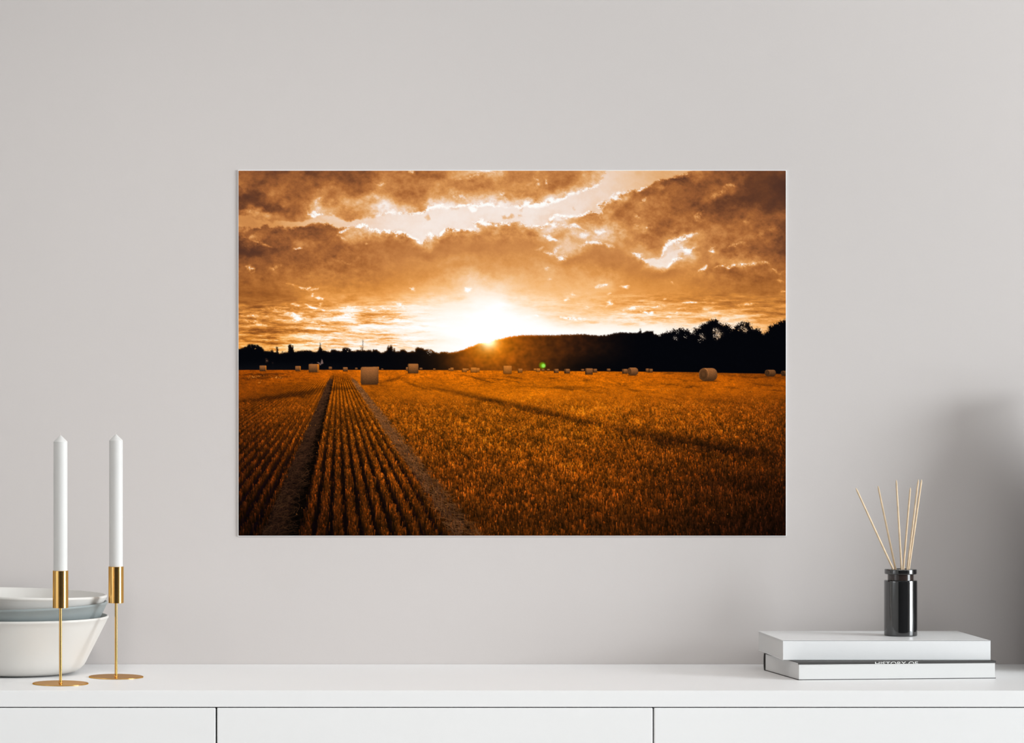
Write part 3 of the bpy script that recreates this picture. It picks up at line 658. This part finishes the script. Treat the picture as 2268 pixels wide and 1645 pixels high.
ca.data.foreach_set('color', rgba.ravel())
mp = bpy.data.materials.new('printed_ink'); mp.use_nodes = True
nt = mp.node_tree; b = nt.nodes['Principled BSDF']
va = nt.nodes.new('ShaderNodeVertexColor'); va.layer_name = 'ink'
nt.links.new(va.outputs['Color'], b.inputs['Base Color']); b.inputs['Roughness'].default_value = .85; b.inputs['Specular IOR Level'].default_value = 0.0
me.materials.append(mp)
pr = bpy.data.objects.new('print', me); COL.objects.link(pr); pr.parent = ps

# ---------------------------------------------------------------- candlesticks and candles
def stick_mesh():
    t = 2.2
    bm1 = bmesh.new(); lathe(bm1, [(0, 0), (56.5 * S, 0), (57.8 * S, .4 * S), (57.8 * S, 1.6 * S), (57 * S, t * S), (0, t * S)], 128)
    bm2 = bmesh.new(); lathe(bm2, [(0, t * S), (4.6 * S, t * S), (4.2 * S, 3.4 * S), (2.85 * S, 4.2 * S), (2.85 * S, 6 * S), (2.85 * S, 156 * S), (2.85 * S, 158 * S), (0, 158 * S)], 40)
    h0, h1, ro, ri = 157, 234, 15.9, 14.6
    bm3 = bmesh.new(); lathe(bm3, [(0, h0 * S), ((ro - .5) * S, h0 * S), (ro * S, (h0 + .5) * S), (ro * S, (h0 + 1.5) * S), (ro * S, (h1 - 1.5) * S), (ro * S, (h1 - .5) * S), ((ro - .4) * S, h1 * S), (ri * S, h1 * S), (ri * S, (h0 + 20) * S), (0, (h0 + 20) * S)], 96)
    return bm1, bm2, bm3
def candle_mesh():
    b0, b1 = 178, 501
    r = 14.45
    bmc = bmesh.new(); lathe(bmc, [(0, b0 * S), ((r - .4) * S, b0 * S), (r * S, (b0 + 1) * S), (r * S, (b0 + 3) * S), (r * S, (b1 - 2.5) * S), (r * S, (b1 - .6) * S), ((r - .5) * S, b1 * S), (1.2 * S, (b1 + 12.3) * S), (0, (b1 + 12.6) * S)], 96)
    bmw = bmesh.new(); tube(bmw, [(0, 0, (b1 + 11) * S), (-.3 * S, 0, (b1 + 16) * S), (-1.4 * S, .2 * S, (b1 + 21) * S)], [.5 * S, .42 * S, .25 * S], 8)
    return bmc, bmw
d1, d2 = 481, 326
c1 = (at(134, d1), wy(d1), ZT); c2 = (at(257, d2), wy(d2), ZT)
cs = thing('candlestick', 'slim brass candlestick in front of the bowls, the left and nearer of two', 'candlestick', c1, 0, 'brass candlesticks')
for n_, bm_ in zip(('base', 'stem', 'candle_cup'), stick_mesh()): obj(n_, bm_, M_brass, cs, True)
dup(cs, c2, 'slim brass candlestick clear of the bowls, the right and farther of two')
cn = thing('candle', 'tall white unlit candle in the left, nearer brass candlestick', 'candle', c1, 0, 'white candles')
bmc, bmw = candle_mesh(); obj('wax_body', bmc, M_wax, cn, True); obj('wick', bmw, M_wick, cn, True)
dup(cn, c2, 'tall white unlit candle in the right, farther brass candlestick')

# ---------------------------------------------------------------- nested bowls
def bowl_bm(R, H, th=4.2, foot=100):
    """profile of a straight flaring bowl with rounded base"""
    k = R / 200
    out = [(0, 1.5), ((foot - 10) * k, 1.5), ((foot - 8) * k, 0), (foot * k, 0), (118 * k, 2.2), (131 * k, 5.8), (141 * k, 11.5), (148.5 * k, 19.5), (153 * k, 27), (156 * k, 33.6), (R - 6.4, H - 16.7), (R - 1.6, H - 6.5)]
    lip = [(R - .2, H - 5.2), (R + .6, H - 3), (R + .2, H - 1), (R - 1.6, H), (R - 3.6, H - .5)]
    inn = [(R - th - 1.2, H - 4), (153 * k - th, 28), (146 * k - th, 19), (134 * k - th, 12), (118 * k, 8.5), (90 * k, 7), (0, 6.5)]
    bm = bmesh.new(); lathe(bm, [(r * S, z * S) for r, z in out + lip + inn], 160)
    return bm
bx, bd_ = at(34, 222), 222
def bowl(name, bm, m, label, z, rot, dx=0, dy=0):
    o = obj(name, bm, m, None, True, (bx + dx * S, wy(bd_) + dy * S, ZT + z * S))
    o.rotation_euler = rot
    tag(o, label, 'bowl', 'nested bowls')
    return o
R_ = math.radians
bowl('bowl', bowl_bm(200, 124), M_bowl, 'large white stoneware bowl standing on the sideboard, lowest of the nested stack', 0, (0, 0, 0))
bowl('bowl', bowl_bm(201, 122), M_bluebowl, 'blue-grey bowl nested between the two white bowls', 27, (0, R_(-1.6), 0), 0)
bowl('bowl', bowl_bm(193.5, 118), M_bowl, 'white bowl on top of the stack with its inside showing', 55, (R_(-.4), R_(1.5), 0), 0)

# ---------------------------------------------------------------- books
def book(name, label, loc, rz, W, D, T, boards, mc, spine_front, group):
    """origin at the front left bottom corner; W along x, D towards the wall"""
    t = thing(name, label, 'book', loc, rz, group)
    W, D, T, tb = W * S, D * S, T * S, boards * S
    bm = bmesh.new()
    box(bm, 0, W, 0, D, 0, tb, .0003); box(bm, 0, W, 0, D, T - tb, T, .0003)
    o = obj('cover', bm, mc, t)
    ov = 1.8 * S
    bm = bmesh.new()
    if spine_front:
        box(bm, 0, W, 0, tb * 1.4, tb * .2, T - tb * .2)
    else:
        # rounded spine along the back
        n = 14; vs = []
        for x in (0, W):
            ring = []
            for i in range(n + 1):
                a = math.pi * (i / n - .5)
                ring.append(bm.verts.new((x, D - 2.2 * S + 4.0 * S * math.cos(a), T / 2 + (T / 2) * math.sin(a))))
            for i in range(n, -1, -1):
                a = math.pi * (i / n - .5)
                ring.append(bm.verts.new((x, D - 6.2 * S + 4.0 * S * math.cos(a), T / 2 + (T / 2 - tb) * math.sin(a))))
            vs.append(ring)
        m_ = len(vs[0])
        for i in range(m_): bm.faces.new((vs[0][i], vs[0][(i + 1) % m_], vs[1][(i + 1) % m_], vs[1][i]))
        for ring in vs: 
            for i in range(n): bm.faces.new((ring[i], ring[i + 1], ring[m_ - 2 - i], ring[m_ - 1 - i]))
    obj('spine', bm, mc, t, not spine_front)
    bm = bmesh.new()
    if spine_front: box(bm, ov, W - ov, tb * 1.5, D - ov, tb, T - tb)
    else: box(bm, ov, W - ov, .6 * S, D - 7 * S, tb, T - tb)
    obj('page_block', bm, M_pages, t)
    return t
T1, T2 = 37.3, 42.0
GB = 'books stacked under the diffuser'
dl = 397.6
lx = at(1768, dl)
low = book('book', 'black hardcover lying at the bottom of the stack with white page edges facing out', (lx, wy(dl), ZT), R_(5.6), 427, 243, T1, 1.5, M_black, False, GB)
du = 346
ux = at(1734.3, du)
upp = book('book', 'plain white hardcover on top of the black book, under the diffuser', (ux, wy(du), ZT + T1 * S), 0, 437.5, 268, T2, 1.6, M_cover, True, GB)

# title along the upper front edge of the lower book
def title():
    cu = bpy.data.curves.new('title', 'FONT'); cu.body = 'HISTORY OF'
    cu.size = 1.0; cu.extrude = 0; cu.resolution_u = 6
    to = bpy.data.objects.new('title_tmp', cu); COL.objects.link(to)
    dg = bpy.context.evaluated_depsgraph_get(); dg.update()
    m = bpy.data.meshes.new_from_object(to.evaluated_get(dg))
    bpy.data.objects.remove(to); bpy.data.curves.remove(cu)
    return m
tm_ = title()
bm = bmesh.new(); bm.from_mesh(tm_); bpy.data.meshes.remove(tm_)
xs_ = [v.co.x for v in bm.verts]; x0_, x1_ = min(xs_), max(xs_)
hcap = max(v.co.y for v in bm.verts if True)
# keep the upper part of the letters only: the lower part runs off the edge of the cover
bmesh.ops.bisect_plane(bm, geom=bm.verts[:] + bm.edges[:] + bm.faces[:], plane_co=(0, hcap * .42, 0), plane_no=(0, -1, 0), clear_outer=True)
wl = 92.5 * S; sx_ = wl / (x1_ - x0_)
tx0 = (1942.5 - 1768) * (1 - .0535) * S
zlo, zhi = T1 * S - 4.3 * S, T1 * S - .2 * S
for v in bm.verts:
    x, y = v.co.x, v.co.y
    v.co = (tx0 + (x - x0_) * sx_, -.00045, zlo + (y - hcap * .42) / (hcap * .58) * (zhi - zlo))
for f_ in bmesh.ops.extrude_face_region(bm, geom=bm.faces[:])['geom']:
    if isinstance(f_, bmesh.types.BMVert): f_.co.y += .0003
lt = obj('title_lettering', bm, M_letter, low); lt['label'] = 'white title letters on the dark strip'
bm = bmesh.new(); box(bm, 0, 427 * S, -.0001, .0006, T1 * S - 4.6 * S, T1 * S - .05 * S)
st_ = obj('title_strip', bm, M_black, low); st_['label'] = 'dark strip along the upper front edge'

# ---------------------------------------------------------------- reed diffuser
db = 211; zb_ = T1 + T2
bxx = at(1994.8, db); byy = wy(db); bz = ZT + zb_ * S
bt_ = thing('diffuser_bottle', 'black glass reed diffuser bottle standing on the white book', 'bottle', (bxx, byy, bz))
bm = bmesh.new()
lathe(bm, [(r * S, z * S) for r, z in [(0, 0), (33, 0), (34.4, .6), (35, 2), (35, 3.5), (35, 115.5), (35, 117), (34.6, 118.6), (33.4, 119.4), (28.2, 119.8), (26, 119.8), (26, 112), (30, 108), (30, 6), (0, 5)]], 128)
obj('glass_body', bm, M_glass, bt_, True)
bm = bmesh.new()
lathe(bm, [(r * S, z * S) for r, z in [(21, 119.9), (27.4, 119.9), (27.4, 120.5), (27.4, 131.6), (27.4, 132.2), (21, 132.2), (21, 119.9)]], 128)
obj('neck', bm, M_rim, bt_, True)
bm = bmesh.new()
lathe(bm, [(r * S, z * S) for r, z in [(19.5, 132.3), (32.6, 132.3), (33.8, 133), (34, 134), (34, 134.6), (34, 141), (34, 141.6), (33.4, 142.8), (32, 143.2), (20.5, 143.2), (19.5, 142.4), (19.5, 132.3)]], 128)
obj('collar_ring', bm, M_glass, bt_, True)

reeds = [((1895.5, 1080.3), (1977.3, 1258.5), 4, 'leaning farthest left of the six reeds in the diffuser', 2),
         ((1944.6, 1075.5), (1983.2, 1258.5), -8, 'second from the left of the six diffuser reeds', -4),
         ((1985.1, 1062.5), (1996.7, 1258.5), 6, 'almost upright, third from the left of six', 5),
         ((2016.4, 1079.0), (2001.0, 1258.5), -12, 'short one with pale tip, fourth from the left in the diffuser', -5),
         ((2034.2, 1061.3), (2009.8, 1258.5), 10, 'fifth from the left, close beside the rightmost reed in the diffuser', 6),
         ((2041.3, 1061.3), (2013.2, 1258.5), -10, 'leaning farthest right of the six reeds in the diffuser', -3)]
def pix(px, py, d):
    return Vector((at(px, d), wy(d), ZT + (HT - (py - YH) * (DW - d) / DW) * S))
for k, (tp, bp, dt_, lab, db_) in enumerate(reeds):
    a = pix(bp[0], bp[1], db + db_); c = pix(tp[0], tp[1], db + db_ + dt_)
    dirv = (c - a).normalized()
    lo = a - dirv * (62 if k == 0 else 120) * S
    bm = bmesh.new()
    tube(bm, [lo, a, a.lerp(c, .5), c - dirv * 7 * S, c - dirv * 2 * S, c], [2.15 * S, 2.15 * S, 2.1 * S, 1.9 * S, 1.1 * S, .3 * S], 12)
    bmesh.ops.translate(bm, verts=bm.verts, vec=-lo)
    o = obj('reed', bm, M_reed, None, True, tuple(lo))
    tag(o, 'thin tan wooden reed, ' + lab, 'reed', 'diffuser reeds')

# ---------------------------------------------------------------- dark vessel added out of view to shade the right wall corner
VX_, VD = 2115, 130
prof = [(0, 3), (88, 3), (92, 0), (108, 0), (118, 12), (122, 60), (121, 130), (115, 210), (103, 290), (86, 365), (66, 425), (50, 465), (44, 500), (50, 526), (52, 531), (48, 533), (44, 524), (37, 490), (38, 440), (60, 340), (95, 200), (103, 100), (98, 30), (0, 20)]
bm = bmesh.new(); lathe(bm, [(r * S, z * S) for r, z in [(a, c * 1.16) for a, c in prof]], 96)
vs_ = obj('shade_vessel', bm, M_shade_vessel, None, True, (wx(VX_), wy(VD), ZT))
tag(vs_, 'unseen dark vessel added right of the books to shade the wall', 'shade_vessel')

# ---------------------------------------------------------------- light
def area(name, loc, target, sx, sy, power, col=(1, 1, 1)):
    l = bpy.data.lights.new(name, 'AREA'); l.shape = 'RECTANGLE'; l.size = sx; l.size_y = sy; l.energy = power; l.color = col
    o = bpy.data.objects.new(name, l); COL.objects.link(o); o.location = loc
    o.rotation_euler = (Vector(target) - Vector(loc)).to_track_quat('-Z', 'Y').to_euler()
    return o
YW = (WY0 + WY1) / 2
DAY = (.93, .99, 1.03)
area('window_sky_light', (XR + .02, YW, 2.03), (XR - 1, YW, 2.03), WY1 - WY0 - .1, 1.38, 285, DAY)
area('window_ground_light', (XR + .02, YW, .74), (XR - 1, YW, .74), WY1 - WY0 - .1, 1.15, 80, DAY)
area('ceiling_fill', (.4, -3.6, ZC - .012), (.4, -3.6, 0), 1.6, 1.2, 14, (1, .985, .96))  # soft fill panel added under the ceiling
sp = bpy.data.lights.new('fill_spot', 'SPOT'); sp.energy = 104; sp.spot_size = math.radians(38); sp.spot_blend = 1; sp.shadow_soft_size = .22; sp.color = (1, .985, .965)  # fill spot added to lift the lower wall and sideboard top
spo = bpy.data.objects.new('fill_spot', sp); COL.objects.link(spo); spo.location = (0, -2.2, ZC - .1)
spo.rotation_euler = (Vector((.16, -.05, .78)) - spo.location).to_track_quat('-Z', 'Y').to_euler()
w = bpy.data.worlds.new('world'); SC.world = w; w.use_nodes = True
w.node_tree.nodes['Background'].inputs['Color'].default_value = (.96, .985, 1, 1)
w.node_tree.nodes['Background'].inputs['Strength'].default_value = 2.2

# ---------------------------------------------------------------- camera
cd = bpy.data.cameras.new('camera'); cam = bpy.data.objects.new('camera', cd); COL.objects.link(cam)
cam.location = (0, -DW * S, ZT + HT * S); cam.rotation_euler = (math.pi / 2, 0, 0)
cd.sensor_fit = 'HORIZONTAL'; cd.sensor_width = 36
cd.lens = 36 * DW / 2268
cd.shift_x = (1134 - XV) / 2268; cd.shift_y = -(822.5 - YH) / 2268
cd.clip_start = .05
SC.camera = cam
vs = SC.view_settings
vs.view_transform = 'Standard'; vs.look = 'None'; vs.gamma = 1; vs.exposure = 0
vs.use_curve_mapping = False
